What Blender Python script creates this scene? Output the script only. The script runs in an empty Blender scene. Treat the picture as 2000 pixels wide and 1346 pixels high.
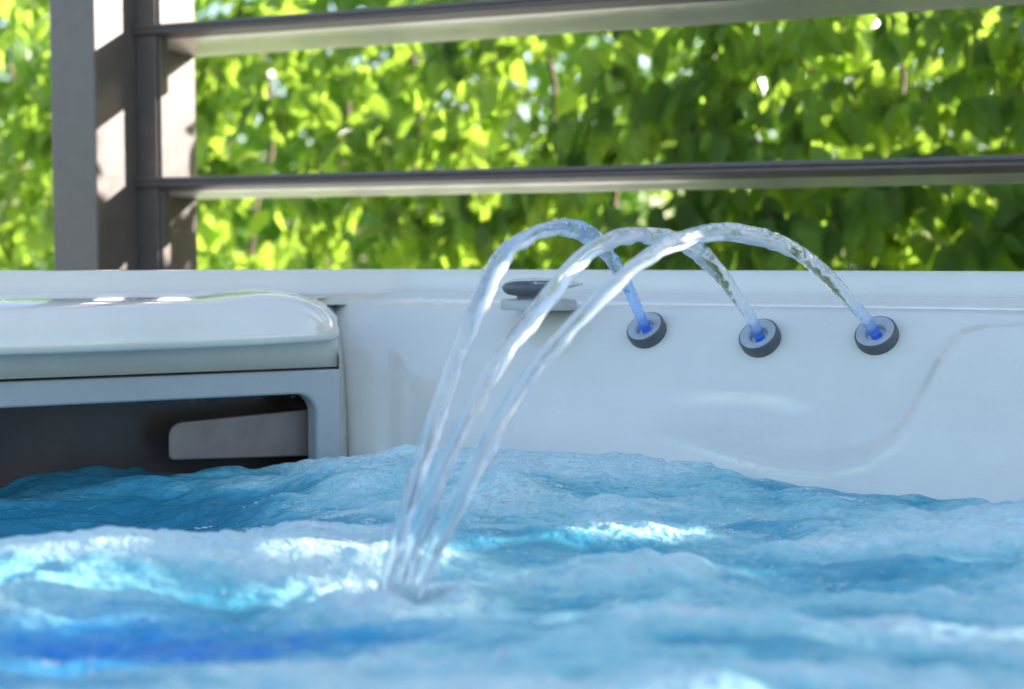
import bpy, math, random
import numpy as np
from mathutils import Vector, Matrix

random.seed(7)
RNG = np.random.default_rng(11)
SC = bpy.context.scene

# ------------------------------------------------------------------ camera
F = 2778.0                      # focal length in photo pixels (50 mm on 36 mm, 2000 px wide)
CAM_Z = 0.242                   # metres above the still water level (z = 0)
PITCH = math.radians(3.4)
cam_data = bpy.data.cameras.new('camera')
cam = bpy.data.objects.new('camera', cam_data)
SC.collection.objects.link(cam)
cam.location = (0, 0, CAM_Z)
cam.rotation_euler = (math.radians(90) - PITCH, 0, 0)
cam_data.lens = 50.0
cam_data.sensor_width = 36.0
cam_data.clip_start = 0.02
cam_data.clip_end = 300
cam_data.dof.use_dof = True
cam_data.dof.focus_distance = 1.58
cam_data.dof.aperture_fstop = 3.6
cam_data.dof.aperture_blades = 0
SC.camera = cam

# ------------------------------------------------------------------ light
SUN_AZ = math.radians(72)       # clockwise from +Y
SUN_EL = math.radians(19.5)
TO_SUN = Vector((math.sin(SUN_AZ) * math.cos(SUN_EL), math.cos(SUN_AZ) * math.cos(SUN_EL), math.sin(SUN_EL)))
world = bpy.data.worlds.new('World')
SC.world = world
world.use_nodes = True
wn = world.node_tree
bg = wn.nodes['Background']
sky = wn.nodes.new('ShaderNodeTexSky')
sky.sky_type = 'NISHITA'
sky.sun_disc = False
sky.sun_elevation = SUN_EL
sky.sun_rotation = SUN_AZ
sky.air_density = 1.0
sky.dust_density = 1.6
wn.links.new(sky.outputs[0], bg.inputs['Color'])
bg.inputs['Strength'].default_value = 0.11
sun_data = bpy.data.lights.new('sun', 'SUN')
sun_data.energy = 5.0
sun_data.angle = math.radians(0.5)
sun_data.color = (1.0, 0.95, 0.89)
sun = bpy.data.objects.new('sun', sun_data)
SC.collection.objects.link(sun)
sun.location = (3, 2, 6)
sun.rotation_euler = TO_SUN.to_track_quat('Z', 'Y').to_euler()
SC.view_settings.view_transform = 'Standard'
SC.view_settings.look = 'None'
SC.view_settings.gamma = 1
SC.view_settings.use_curve_mapping = False
SC.view_settings.exposure = 2.12
SC.render.engine = 'CYCLES'
SC.cycles.use_denoising = True
SC.cycles.max_bounces = 10
SC.cycles.transparent_max_bounces = 16
SC.cycles.transmission_bounces = 10
SC.cycles.sample_clamp_indirect = 8

# ------------------------------------------------------------------ helpers
COL = SC.collection


def mesh_obj(name, verts, faces, mat=None, parent=None, smooth=False, label=None, kind=None):
    me = bpy.data.meshes.new(name)
    me.from_pydata([tuple(v) for v in verts], [], [tuple(f) for f in faces])
    me.update()
    if smooth:
        me.polygons.foreach_set('use_smooth', [True] * len(me.polygons))
    o = bpy.data.objects.new(name, me)
    COL.objects.link(o)
    if mat:
        me.materials.append(mat)
    if parent:
        o.parent = parent
        o.matrix_parent_inverse = parent_inv(parent)
    if label:
        o['label'] = label
    if kind:
        o['kind'] = kind
    return o


def parent_world(p):
    m = Matrix.LocRotScale(p.location, p.rotation_euler, p.scale)
    if p.parent:
        return parent_world(p.parent) @ p.matrix_parent_inverse @ m
    return m


def parent_inv(p):
    return parent_world(p).inverted()


def thing(name, label, cat, loc=(0, 0, 0), group=None):
    o = bpy.data.objects.new(name, None)
    COL.objects.link(o)
    o.location = loc
    o.empty_display_size = 0.05
    tag(o, label, cat, group)
    return o


def tag(o, label, cat, group=None):
    o['label'] = label
    o['category'] = cat
    if group:
        o['group'] = group
    return o


def grid_faces(nu, nv, closed_u=False, closed_v=False):
    f = []
    for i in range(nu if closed_u else nu - 1):
        for j in range(nv if closed_v else nv - 1):
            a = i * nv + j
            b = ((i + 1) % nu) * nv + j
            c = ((i + 1) % nu) * nv + (j + 1) % nv
            d = i * nv + (j + 1) % nv
            f.append((a, b, c, d))
    return f


def ray(px, py):
    u = (px - 1000.0) / F
    v = (673.0 - py) / F
    return Vector((u, math.cos(PITCH) + v * math.sin(PITCH), -math.sin(PITCH) + v * math.cos(PITCH)))


def at_depth(px, py, y):
    d = ray(px, py)
    return Vector((0, 0, CAM_Z)) + d * (y / d.y)


def smooth01(x):
    x = max(0.0, min(1.0, x))
    return x * x * (3 - 2 * x)


def np_smooth(x):
    x = np.clip(x, 0, 1)
    return x * x * (3 - 2 * x)


def field(nx, ny, sx, sy, seed):
    """smooth periodic random field, unit variance; sx, sy = feature size in cells"""
    r = np.random.default_rng(seed).standard_normal((nx, ny))
    fx = np.fft.fftfreq(nx)[:, None]
    fy = np.fft.fftfreq(ny)[None, :]
    g = np.exp(-2 * (math.pi ** 2) * ((fx * sx) ** 2 + (fy * sy) ** 2) * 0.25)
    out = np.real(np.fft.ifft2(np.fft.fft2(r) * g))
    return (out - out.mean()) / out.std()


def sample_field(fl, x, y):
    nx, ny = fl.shape
    x = x % nx
    y = y % ny
    x0 = np.floor(x).astype(int) % nx
    y0 = np.floor(y).astype(int) % ny
    tx = x - np.floor(x)
    ty = y - np.floor(y)
    x1 = (x0 + 1) % nx
    y1 = (y0 + 1) % ny
    return (fl[x0, y0] * (1 - tx) * (1 - ty) + fl[x1, y0] * tx * (1 - ty) + fl[x0, y1] * (1 - tx) * ty + fl[x1, y1] * tx * ty)


# ------------------------------------------------------------------ materials
def new_mat(name):
    m = bpy.data.materials.new(name)
    m.use_nodes = True
    nt = m.node_tree
    return m, nt, nt.nodes['Principled BSDF']


def noise(nt, scale, detail=3, rough=0.5, coord='Object', vec_scale=None, distortion=0.0):
    tc = nt.nodes.new('ShaderNodeTexCoord')
    n = nt.nodes.new('ShaderNodeTexNoise')
    n.inputs['Scale'].default_value = scale
    n.inputs['Detail'].default_value = detail
    n.inputs['Roughness'].default_value = rough
    n.inputs['Distortion'].default_value = distortion
    src = tc.outputs[coord]
    if vec_scale:
        mp = nt.nodes.new('ShaderNodeMapping')
        mp.inputs['Scale'].default_value = vec_scale
        nt.links.new(src, mp.inputs['Vector'])
        src = mp.outputs[0]
    nt.links.new(src, n.inputs['Vector'])
    return n


def ramp(nt, src, stops, interp='LINEAR'):
    r = nt.nodes.new('ShaderNodeValToRGB')
    r.color_ramp.interpolation = interp
    el = r.color_ramp.elements
    while len(el) < len(stops):
        el.new(0.5)
    for e, (p, c) in zip(el, stops):
        e.position = p
        e.color = (*c, 1) if len(c) == 3 else c
    nt.links.new(src, r.inputs['Fac'])
    return r


def bump(nt, bsdf, height, strength, dist, prev=None, target='Normal'):
    b = nt.nodes.new('ShaderNodeBump')
    b.inputs['Strength'].default_value = strength
    b.inputs['Distance'].default_value = dist
    nt.links.new(height, b.inputs['Height'])
    if prev:
        nt.links.new(prev.outputs[0], b.inputs['Normal'])
    nt.links.new(b.outputs[0], bsdf.inputs[target])
    return b


def maprange(nt, src, a, b, c, d):
    m = nt.nodes.new('ShaderNodeMapRange')
    m.inputs['From Min'].default_value = a
    m.inputs['From Max'].default_value = b
    m.inputs['To Min'].default_value = c
    m.inputs['To Max'].default_value = d
    nt.links.new(src, m.inputs['Value'])
    return m


def simple(name, color, rough=0.5, metallic=0.0, var=0.08, scale=20, bump_s=0.0, bump_scale=400, bump_d=0.0005, coat=0.0):
    m, nt, b = new_mat(name)
    n = noise(nt, scale, 4)
    lo = tuple(c * (1 - var) for c in color)
    hi = tuple(min(1, c * (1 + var)) for c in color)
    r = ramp(nt, n.outputs['Fac'], [(0.3, lo), (0.7, hi)])
    nt.links.new(r.outputs[0], b.inputs['Base Color'])
    rr = maprange(nt, n.outputs['Fac'], 0.3, 0.7, rough * 0.94, min(1, rough * 1.06))
    nt.links.new(rr.outputs[0], b.inputs['Roughness'])
    b.inputs['Metallic'].default_value = metallic
    b.inputs['Coat Weight'].default_value = coat
    if bump_s:
        n2 = noise(nt, bump_scale, 2)
        bump(nt, b, n2.outputs['Fac'], bump_s, bump_d)
    return m


def acrylic_material():
    m, nt, b = new_mat('wet pearl acrylic')
    n = noise(nt, 6, 4, 0.6)
    r = ramp(nt, n.outputs['Fac'], [(0.3, (0.65, 0.62, 0.555)), (0.7, (0.715, 0.68, 0.61))])
    nt.links.new(r.outputs[0], b.inputs['Base Color'])
    # a wet film: glossier runs and duller half-dry patches
    n3 = noise(nt, 14, 6, 0.65, vec_scale=(1, 1, 0.45), distortion=0.6)
    rr = maprange(nt, n3.outputs['Fac'], 0.35, 0.7, 0.1, 0.3)
    nt.links.new(rr.outputs[0], b.inputs['Roughness'])
    b.inputs['Coat Weight'].default_value = 1.0
    b.inputs['Coat Roughness'].default_value = 0.04
    wet = noise(nt, 26, 5, 0.6, vec_scale=(1, 1, 0.5), distortion=0.4)
    beads = nt.nodes.new('ShaderNodeTexVoronoi')
    beads.inputs['Scale'].default_value = 210
    tc = nt.nodes.new('ShaderNodeTexCoord')
    nt.links.new(tc.outputs['Object'], beads.inputs['Vector'])
    bd = maprange(nt, beads.outputs['Distance'], 0.0, 0.32, 1, 0)
    mask = noise(nt, 9, 3, 0.6)
    mk = maprange(nt, mask.outputs['Fac'], 0.5, 0.62, 0, 1)
    mul = nt.nodes.new('ShaderNodeMath')
    mul.operation = 'MULTIPLY'
    nt.links.new(bd.outputs[0], mul.inputs[0])
    nt.links.new(mk.outputs[0], mul.inputs[1])
    b1 = bump(nt, b, wet.outputs['Fac'], 0.12, 0.004)
    bump(nt, b, mul.outputs[0], 0.35, 0.0006, b1)
    bump(nt, b, mul.outputs[0], 0.7, 0.0008, b1, 'Coat Normal')
    return m


def drop_material():
    """a clear bead on a surface: you look through it, and it mirrors what is around"""
    m, nt, b = new_mat('water drop')
    fr = nt.nodes.new('ShaderNodeFresnel')
    fr.inputs['IOR'].default_value = 1.55
    tr = nt.nodes.new('ShaderNodeBsdfTransparent')
    gl = nt.nodes.new('ShaderNodeBsdfGlossy')
    gl.inputs['Roughness'].default_value = 0.03
    n = noise(nt, 90, 2)
    col = ramp(nt, n.outputs['Fac'], [(0.3, (0.97, 0.98, 0.99)), (0.7, (1, 1, 1))])
    nt.links.new(col.outputs[0], tr.inputs['Color'])
    mx = nt.nodes.new('ShaderNodeMixShader')
    geo = nt.nodes.new('ShaderNodeNewGeometry')
    inv = nt.nodes.new('ShaderNodeMath')
    inv.operation = 'SUBTRACT'
    inv.inputs[0].default_value = 1.0
    nt.links.new(geo.outputs['Backfacing'], inv.inputs[1])
    mlt = nt.nodes.new('ShaderNodeMath')
    mlt.operation = 'MULTIPLY'
    nt.links.new(inv.outputs[0], mlt.inputs[0])
    nt.links.new(fr.outputs[0], mlt.inputs[1])
    nt.links.new(mlt.outputs[0], mx.inputs[0])
    nt.links.new(tr.outputs[0], mx.inputs[1])
    nt.links.new(gl.outputs[0], mx.inputs[2])
    nt.links.new(mx.outputs[0], nt.nodes['Material Output'].inputs['Surface'])
    return m


def stream_material():
    """clear running water; near the jet it carries the blue light of the lamp in the nozzle (attribute 'glow')"""
    m, nt, b = new_mat('running water')
    at = nt.nodes.new('ShaderNodeAttribute')
    at.attribute_name = 'glow'
    b.inputs['Roughness'].default_value = 0.03
    b.inputs['IOR'].default_value = 1.33
    b.inputs['Transmission Weight'].default_value = 1.0
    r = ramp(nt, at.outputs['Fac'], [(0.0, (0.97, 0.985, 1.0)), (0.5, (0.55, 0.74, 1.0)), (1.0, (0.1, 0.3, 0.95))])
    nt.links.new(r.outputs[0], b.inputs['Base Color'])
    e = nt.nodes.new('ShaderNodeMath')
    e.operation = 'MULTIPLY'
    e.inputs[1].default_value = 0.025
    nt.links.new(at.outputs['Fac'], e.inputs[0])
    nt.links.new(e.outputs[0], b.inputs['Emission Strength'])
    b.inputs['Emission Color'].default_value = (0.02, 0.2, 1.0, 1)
    tc = nt.nodes.new('ShaderNodeTexCoord')
    mp = nt.nodes.new('ShaderNodeMapping')
    mp.inputs['Scale'].default_value = (1, 1, 1)
    nt.links.new(tc.outputs['UV'], mp.inputs['Vector'])
    n = nt.nodes.new('ShaderNodeTexNoise')
    n.inputs['Scale'].default_value = 7
    n.inputs['Detail'].default_value = 3
    nt.links.new(mp.outputs[0], n.inputs['Vector'])
    bump(nt, b, n.outputs['Fac'], 0.35, 0.003)
    # thin aerated skin: a little of the surface scatters light
    att = nt.nodes.new('ShaderNodeAttribute')
    att.attribute_name = 'froth'
    dif = nt.nodes.new('ShaderNodeBsdfPrincipled')
    dif.inputs['Base Color'].default_value = (0.82, 0.88, 0.93, 1)
    dif.inputs['Roughness'].default_value = 0.2
    mix = nt.nodes.new('ShaderNodeMixShader')
    nt.links.new(att.outputs['Fac'], mix.inputs[0])
    nt.links.new(b.outputs[0], mix.inputs[1])
    nt.links.new(dif.outputs[0], mix.inputs[2])
    nt.links.new(mix.outputs[0], nt.nodes['Material Output'].inputs['Surface'])
    return m


def pool_material():
    m, nt, b = new_mat('aerated blue water')
    at = nt.nodes.new('ShaderNodeAttribute')
    at.attribute_name = 'foam'
    n = noise(nt, 48, 7, 0.68, vec_scale=(1, 1.5, 1), distortion=0.9)
    ad = nt.nodes.new('ShaderNodeMath')
    ad.operation = 'MULTIPLY_ADD'
    ad.inputs[1].default_value = 0.75
    nt.links.new(n.outputs['Fac'], ad.inputs[0])
    sub = nt.nodes.new('ShaderNodeMath')
    sub.operation = 'SUBTRACT'
    sub.inputs[1].default_value = 0.375
    nt.links.new(at.outputs['Fac'], sub.inputs[0])
    nt.links.new(sub.outputs[0], ad.inputs[2])
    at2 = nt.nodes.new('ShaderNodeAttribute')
    at2.attribute_name = 'lamp_blue'  # mask for lamp light under water, mixed in as a bluer colour
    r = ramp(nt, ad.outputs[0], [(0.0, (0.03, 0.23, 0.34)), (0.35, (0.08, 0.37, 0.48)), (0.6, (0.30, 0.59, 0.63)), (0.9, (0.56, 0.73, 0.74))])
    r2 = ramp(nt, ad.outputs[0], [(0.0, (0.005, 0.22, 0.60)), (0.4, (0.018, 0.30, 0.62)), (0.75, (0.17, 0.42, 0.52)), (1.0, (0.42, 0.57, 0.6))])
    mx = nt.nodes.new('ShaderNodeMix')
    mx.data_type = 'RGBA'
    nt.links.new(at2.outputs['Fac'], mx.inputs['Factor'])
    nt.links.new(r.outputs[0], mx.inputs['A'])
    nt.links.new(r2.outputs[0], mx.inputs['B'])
    nt.links.new(mx.outputs['Result'], b.inputs['Base Color'])
    rr = maprange(nt, ad.outputs[0], 0.2, 0.8, 0.1, 0.45)
    nt.links.new(rr.outputs[0], b.inputs['Roughness'])
    b.inputs['IOR'].default_value = 1.33
    b.inputs['Subsurface Weight'].default_value = 0.35
    b.inputs['Subsurface Radius'].default_value = (0.2, 0.6, 1.0)
    b.inputs['Subsurface Scale'].default_value = 0.012
    n1 = noise(nt, 55, 4, 0.6, vec_scale=(1, 1.3, 1), distortion=0.8)
    n2 = noise(nt, 230, 3, 0.6)
    b1 = bump(nt, b, n1.outputs['Fac'], 0.8, 0.007)
    b2 = bump(nt, b, n2.outputs['Fac'], 0.4, 0.0014, b1)
    tc = nt.nodes.new('ShaderNodeTexCoord')
    vor = nt.nodes.new('ShaderNodeTexVoronoi')
    vor.inputs['Scale'].default_value = 170
    wob = noise(nt, 40, 2)
    vm = nt.nodes.new('ShaderNodeVectorMath')
    vm.operation = 'MULTIPLY_ADD'
    vm.inputs[1].default_value = (0.02, 0.02, 0.02)
    nt.links.new(wob.outputs['Color'], vm.inputs[0])
    nt.links.new(tc.outputs['Object'], vm.inputs[2])
    nt.links.new(vm.outputs[0], vor.inputs['Vector'])
    cell = maprange(nt, vor.outputs['Distance'], 0.1, 0.6, 1.0, 0.0)
    fm = maprange(nt, ad.outputs[0], 0.4, 0.75, 0.0, 1.0)
    mu = nt.nodes.new('ShaderNodeMath')
    mu.operation = 'MULTIPLY'
    nt.links.new(cell.outputs[0], mu.inputs[0])
    nt.links.new(fm.outputs[0], mu.inputs[1])
    bump(nt, b, mu.outputs[0], 0.8, 0.0018, b2)
    return m


def leaf_material(name, dark, light, trans):
    m, nt, b = new_mat(name)
    oi = nt.nodes.new('ShaderNodeObjectInfo')
    at = nt.nodes.new('ShaderNodeAttribute')
    at.attribute_name = 'vary'
    s = nt.nodes.new('ShaderNodeMath')
    s.operation = 'ADD'
    nt.links.new(oi.outputs['Random'], s.inputs[0])
    nt.links.new(at.outputs['Fac'], s.inputs[1])
    fr = nt.nodes.new('ShaderNodeMath')
    fr.operation = 'FRACT'
    nt.links.new(s.outputs[0], fr.inputs[0])
    base = ramp(nt, fr.outputs[0], [(0.0, dark), (0.55, tuple((a + c) / 2 for a, c in zip(dark, light))), (1.0, light)])
    uv = nt.nodes.new('ShaderNodeUVMap')
    uv.uv_map = 'UVMap'
    # pleated side veins, raised between the ribs
    sep = nt.nodes.new('ShaderNodeSeparateXYZ')
    nt.links.new(uv.outputs[0], sep.inputs[0])
    ab = nt.nodes.new('ShaderNodeMath')
    ab.operation = 'ABSOLUTE'
    nt.links.new(sep.outputs['X'], ab.inputs[0])
    ma = nt.nodes.new('ShaderNodeMath')
    ma.operation = 'MULTIPLY_ADD'
    ma.inputs[1].default_value = -0.55
    nt.links.new(ab.outputs[0], ma.inputs[0])
    nt.links.new(sep.outputs['Y'], ma.inputs[2])
    mm = nt.nodes.new('ShaderNodeMath')
    mm.operation = 'MULTIPLY'
    mm.inputs[1].default_value = 2 * math.pi * 11
    nt.links.new(ma.outputs[0], mm.inputs[0])
    sn = nt.nodes.new('ShaderNodeMath')
    sn.operation = 'SINE'
    nt.links.new(mm.outputs[0], sn.inputs[0])
    bp = bump(nt, b, sn.outputs[0], 0.9, 0.0016)
    nt.links.new(base.outputs[0], b.inputs['Base Color'])
    b.inputs['Roughness'].default_value = 0.25
    b.inputs['Specular IOR Level'].default_value = 0.8
    tr = nt.nodes.new('ShaderNodeBsdfTranslucent')
    tcol = ramp(nt, fr.outputs[0], [(0.0, tuple(c * 0.42 for c in trans)), (1.0, trans)])
    nt.links.new(tcol.outputs[0], tr.inputs['Color'])
    nt.links.new(bp.outputs[0], tr.inputs['Normal'])
    mix = nt.nodes.new('ShaderNodeMixShader')
    mix.inputs[0].default_value = 0.58
    nt.links.new(b.outputs[0], mix.inputs[1])
    nt.links.new(tr.outputs[0], mix.inputs[2])
    nt.links.new(mix.outputs[0], nt.nodes['Material Output'].inputs['Surface'])
    return m


M_ACRYL = acrylic_material()
M_PLATE = simple('grey moulded plastic', (0.40, 0.41, 0.41), 0.25, var=0.04, bump_s=0.05, bump_scale=500)
M_BROWN = simple('dark brown plastic', (0.07, 0.05, 0.042), 0.22, var=0.25, scale=9)
M_LIT_PATCH = simple('painted light patch brown', (0.24, 0.185, 0.16), 0.4, var=0.12, scale=30, bump_s=0.1)  # paler brown that stands in for light falling inside the skimmer
M_GREY = simple('grey nozzle plastic', (0.38, 0.40, 0.42), 0.3, var=0.1, scale=90, bump_s=0.15, bump_scale=600)
M_DGREY = simple('charcoal soft plastic', (0.085, 0.092, 0.1), 0.42, var=0.15, scale=90, bump_s=0.1)
M_SATIN = simple('satin grey handle', (0.50, 0.52, 0.52), 0.25, metallic=0.25, var=0.05)
M_BASE = simple('grey diverter base', (0.36, 0.37, 0.37), 0.3, var=0.05)
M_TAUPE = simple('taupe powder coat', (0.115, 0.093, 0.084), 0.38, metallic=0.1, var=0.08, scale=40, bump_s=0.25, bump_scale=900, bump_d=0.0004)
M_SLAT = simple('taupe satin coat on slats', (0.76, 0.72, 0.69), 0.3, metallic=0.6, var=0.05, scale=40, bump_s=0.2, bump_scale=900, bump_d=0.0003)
M_SKIRT = simple('dark cabinet panel', (0.1, 0.09, 0.08), 0.5, var=0.2, scale=8)
M_DROP = drop_material()
M_STREAM = stream_material()
M_POOL = pool_material()
M_LEAF = leaf_material('hornbeam leaf', (0.02, 0.07, 0.015), (0.13, 0.24, 0.05), (0.60, 0.88, 0.09))
M_TWIG = simple('hornbeam twig', (0.16, 0.1, 0.06), 0.75, var=0.4, scale=60, bump_s=0.4, bump_scale=200)
M_BLUE = None


def emitter(name, color, strength):
    m, nt, b = new_mat(name)
    b.inputs['Base Color'].default_value = (0.01, 0.02, 0.1, 1)
    b.inputs['Emission Color'].default_value = (*color, 1)
    b.inputs['Emission Strength'].default_value = strength
    return m


M_BLUE = emitter('blue jet lamp', (0.01, 0.10, 0.8), 0.07)

# ------------------------------------------------------------------ plan of the tub
P1 = Vector((-0.064, 1.787, 0))
AR = (Vector((0.527, 1.464, 0)) - P1).normalized()          # along the right wall
NR = Vector((AR.y, -AR.x, 0))                               # into the tub
if NR.y > 0:
    NR = -NR
ux = (668 - 1000) / F
tt = (ux * P1.y - P1.x) / (AR.x - ux * AR.y)
CR = P1 + AR * tt                                           # corner where the right wall starts
LP = Vector((-0.217, 1.80, 0))                              # left wall: right end of the skimmer plate
AL = (Vector((-0.578, 1.605, 0)) - LP).normalized()
NL = Vector((-AL.y, AL.x, 0))
if NL.y > 0:
    NL = -NL


def RW(s, n, z):
    return CR + AR * s + NR * n + Vector((0, 0, z))


def LW(s, n, z):
    return LP + AL * s + NL * n + Vector((0, 0, z))


def hit_plane(px, py, origin, normal):
    d = ray(px, py)
    c = Vector((0, 0, CAM_Z))
    t = (origin - c).dot(normal) / d.dot(normal)
    return c + d * t


def left_sz(px, py, n=0.0):
    p = hit_plane(px, py, LP + NL * n, NL)
    return (p - LP).dot(AL), p.z


# ------------------------------------------------------------------ ground and lawn
def ground():
    m, nt, b = new_mat('pale stone terrace')
    n = noise(nt, 3, 6, 0.6)
    r = ramp(nt, n.outputs['Fac'], [(0.3, (0.70, 0.68, 0.64)), (0.7, (0.8, 0.78, 0.74))])
    nt.links.new(r.outputs[0], b.inputs['Base Color'])
    b.inputs['Roughness'].default_value = 0.8
    n2 = noise(nt, 120, 3)
    bump(nt, b, n2.outputs['Fac'], 0.4, 0.002)
    mesh_obj('terrace', [(-9, -6, -0.5), (7, -6, -0.5), (7, 5.2, -0.5), (-9, 5.2, -0.5)], [(0, 1, 2, 3)], m, kind='structure')
    m2, nt, b = new_mat('lawn')
    n = noise(nt, 2, 6, 0.7)
    r = ramp(nt, n.outputs['Fac'], [(0.3, (0.035, 0.09, 0.015)), (0.7, (0.08, 0.16, 0.03))])
    nt.links.new(r.outputs[0], b.inputs['Base Color'])
    b.inputs['Roughness'].default_value = 0.9
    n2 = noise(nt, 60, 4, 0.8)
    bump(nt, b, n2.outputs['Fac'], 1.0, 0.03)
    mesh_obj('lawn', [(-120, -120, -0.53), (120, -120, -0.53), (120, 120, -0.53), (-120, 120, -0.53)], [(0, 1, 2, 3)], m2, kind='structure')


ground()

# ------------------------------------------------------------------ hot tub
tub = thing('hot_tub', 'white glossy hot tub with wet rim filled with churning blue water', 'hot tub', (0, 0.8, -0.5))

S_CURVE_PX = [(2150, 622), (2000, 626), (1930, 630), (1880, 648), (1845, 690), (1815, 745), (1785, 800), (1745, 850), (1690, 888),
              (1620, 902), (1520, 893), (1420, 868), (1330, 845), (1240, 838)]


def profile_n(z):
    """how far the inner wall stands into the tub at height z (interpolated)"""
    return float(np.interp(z, PZ, PN))


PROF = [(-0.5, 0.30), (-0.30, 0.16), (-0.15, 0.062), (-0.08, 0.034), (-0.03, 0.014), (0.0, 0.004), (0.03, -0.008), (0.06, -0.018), (0.09, -0.030),
        (0.12, -0.046), (0.14, -0.058), (0.155, -0.069), (0.168, -0.080), (0.177, -0.089), (0.183, -0.098), (0.187, -0.108), (0.190, -0.125)]
PZ = [p[0] for p in PROF]
PN = [p[1] for p in PROF]


def hit_right(px, py):
    """the point of the curved right wall seen at a pixel of the photograph, as (s, z)"""
    n = -0.03
    for _ in range(25):
        p = hit_plane(px, py, CR + NR * n, NR)
        n = 0.5 * n + 0.5 * profile_n(p.z)
    return (p - CR).dot(AR), p.z


CURVE = np.array([hit_right(*p) for p in S_CURVE_PX])


def curve_signed(s, z):
    d2 = np.full(s.shape, 1e9)
    sg = np.zeros(s.shape)
    for a, b in zip(CURVE[:-1], CURVE[1:]):
        ab = b - a
        L = (ab ** 2).sum()
        t = np.clip(((s - a[0]) * ab[0] + (z - a[1]) * ab[1]) / L, 0, 1)
        dx = s - (a[0] + t * ab[0])
        dz = z - (a[1] + t * ab[1])
        dd = dx * dx + dz * dz
        cr = ab[0] * dz - ab[1] * dx
        m = dd < d2
        d2 = np.where(m, dd, d2)
        sg = np.where(m, np.sign(cr), sg)
    return np.sqrt(d2) * sg          # positive: outside of the curve (below, right)


def PZN(p):
    return p


def corner_s(p):
    """where along the wall its rounded end stands, for a profile point (n, z): the end leans with the corner"""
    n, z = p
    px = float(np.interp(z, [-0.1, 0.0, 0.1, 0.14, 0.19], [680, 677, 667, 659, 646]))
    u = (px - 1000) / F
    q = CR + NR * (n - 0.018)
    return (u * q.y - q.x) / (AR.x - u * AR.y)


def right_wall():
    prof = [(-0.235, -0.02), (-0.235, 0.19), (-0.232, 0.214), (-0.224, 0.225), (-0.212, 0.2285), (-0.200, 0.229), (-0.188, 0.2285), (-0.182, 0.226), (-0.179, 0.221),
            (-0.176, 0.212), (-0.174, 0.203), (-0.1715, 0.2), (-0.168, 0.1985), (-0.164, 0.1993), (-0.158, 0.1985), (-0.15, 0.1955), (-0.14, 0.193)]
    RIM_R = prof[:13] + [(-0.1705, 0.194), (-0.171, 0.180)]
    prof = prof[12:]
    zz = np.concatenate([np.linspace(0.190, 0.16, 10), np.linspace(0.155, -0.09, 74), np.linspace(-0.1, -0.5, 10)])
    from_z = [(profile_n(z), z) for z in zz]
    allp = prof + from_z
    nz = len(allp)
    s = np.concatenate([np.linspace(0, 0.06, 22), np.linspace(0.064, 0.95, 250), np.linspace(0.96, 1.34, 24)])
    ns = len(s)
    N = np.array([p[0] for p in allp])[None, :].repeat(ns, 0)
    Z = np.array([p[1] for p in allp])[None, :].repeat(ns, 0)
    S = s[:, None].repeat(nz, 1)
    # the moulded seat edge: outside of the curve the wall stands forward
    sd = curve_signed(S, Z)
    inner = (np.arange(nz) >= len(prof))[None, :]
    lift = 0.013 * np_smooth(sd / 0.022 + 0.5) + 0.0035 * np.exp(-((sd - 0.006) / 0.007) ** 2)
    fade_top = np_smooth((0.186 - Z) / 0.03)
    fade_left = np_smooth((S - 0.40) / 0.2)
    N = N + np.where(inner, lift * fade_top * fade_left, 0)
    # shallow oval dish below the jets
    cs, cz = hit_right(1440, 812)
    q = ((S - cs) / 0.085) ** 2 + ((Z - cz) / 0.022) ** 2
    N = N + np.where(inner, -0.005 * np.exp(-q ** 2), 0)
    # slow waviness of the vacuum-formed sheet
    fl = field(200, 80, 30, 18, 5)
    N = N + np.where(inner, 0.0009 * sample_field(fl, S * 140, Z * 140), 0)
    # rounded vertical edge in the corner, with its shallow flute
    r = 0.024
    e = np.clip(r - S, 0, r)
    drop = r - np.sqrt(np.maximum(r * r - e * e, 0))
    N = N - drop
    e2 = np.clip(1 - S / 0.045, 0, 1)
    Z = Z - 0.016 * (1 - np.sqrt(np.maximum(1 - e2 * e2, 0))) * np_smooth((Z - 0.13) / 0.05) * (N > -0.15)
    N = N - np.where(inner, 0.0045 * np.exp(-((S - 0.075) / 0.016) ** 2) * np_smooth((0.16 - Z) / 0.06), 0)
    for j in range(nz):
        S[:, j] += corner_s(PZN(allp[j])) * np.clip(1 - s / 0.35, 0, 1) ** 1.5
    V = [CR + AR * float(S[i, j]) + NR * float(N[i, j]) + Vector((0, 0, float(Z[i, j]))) for i in range(ns) for j in range(nz)]
    # the rim with its back ridge runs round the corner in one piece
    def mitre(n):
        a, b = CR + NR * n, LP + NL * n
        det = AR.x * -AL.y + AL.x * AR.y
        t = ((b.x - a.x) * -AL.y + AL.x * (b.y - a.y)) / det
        return a + AR * t
    rows = []
    for s_ in (1.34, 0.9, 0.5, 0.2, 0.06):
        rows.append([RW(s_, n, z) for n, z in RIM_R])
    for k in range(9):
        w = k / 8
        row = []
        for n, z in RIM_R:
            mpt = mitre(n)
            a, b = mpt + AR * 0.035, mpt + AL * 0.035
            row.append(((1 - w) ** 2 * a + 2 * w * (1 - w) * mpt + w * w * b) + Vector((0, 0, z)))
        rows.append(row)
    for s_ in (0.06, 0.2, 0.5, 1.0):
        rows.append([LW(s_, n, z) for n, z in RIM_R])
    V2 = [p for r_ in rows for p in r_]
    mesh_obj('rim', V2, grid_faces(len(rows), len(RIM_R)), M_ACRYL, tub, smooth=True)
    return mesh_obj('wall_panel', V, grid_faces(ns, nz), M_ACRYL, tub, smooth=True), len(prof)


wall_o, _ = right_wall()


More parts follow.
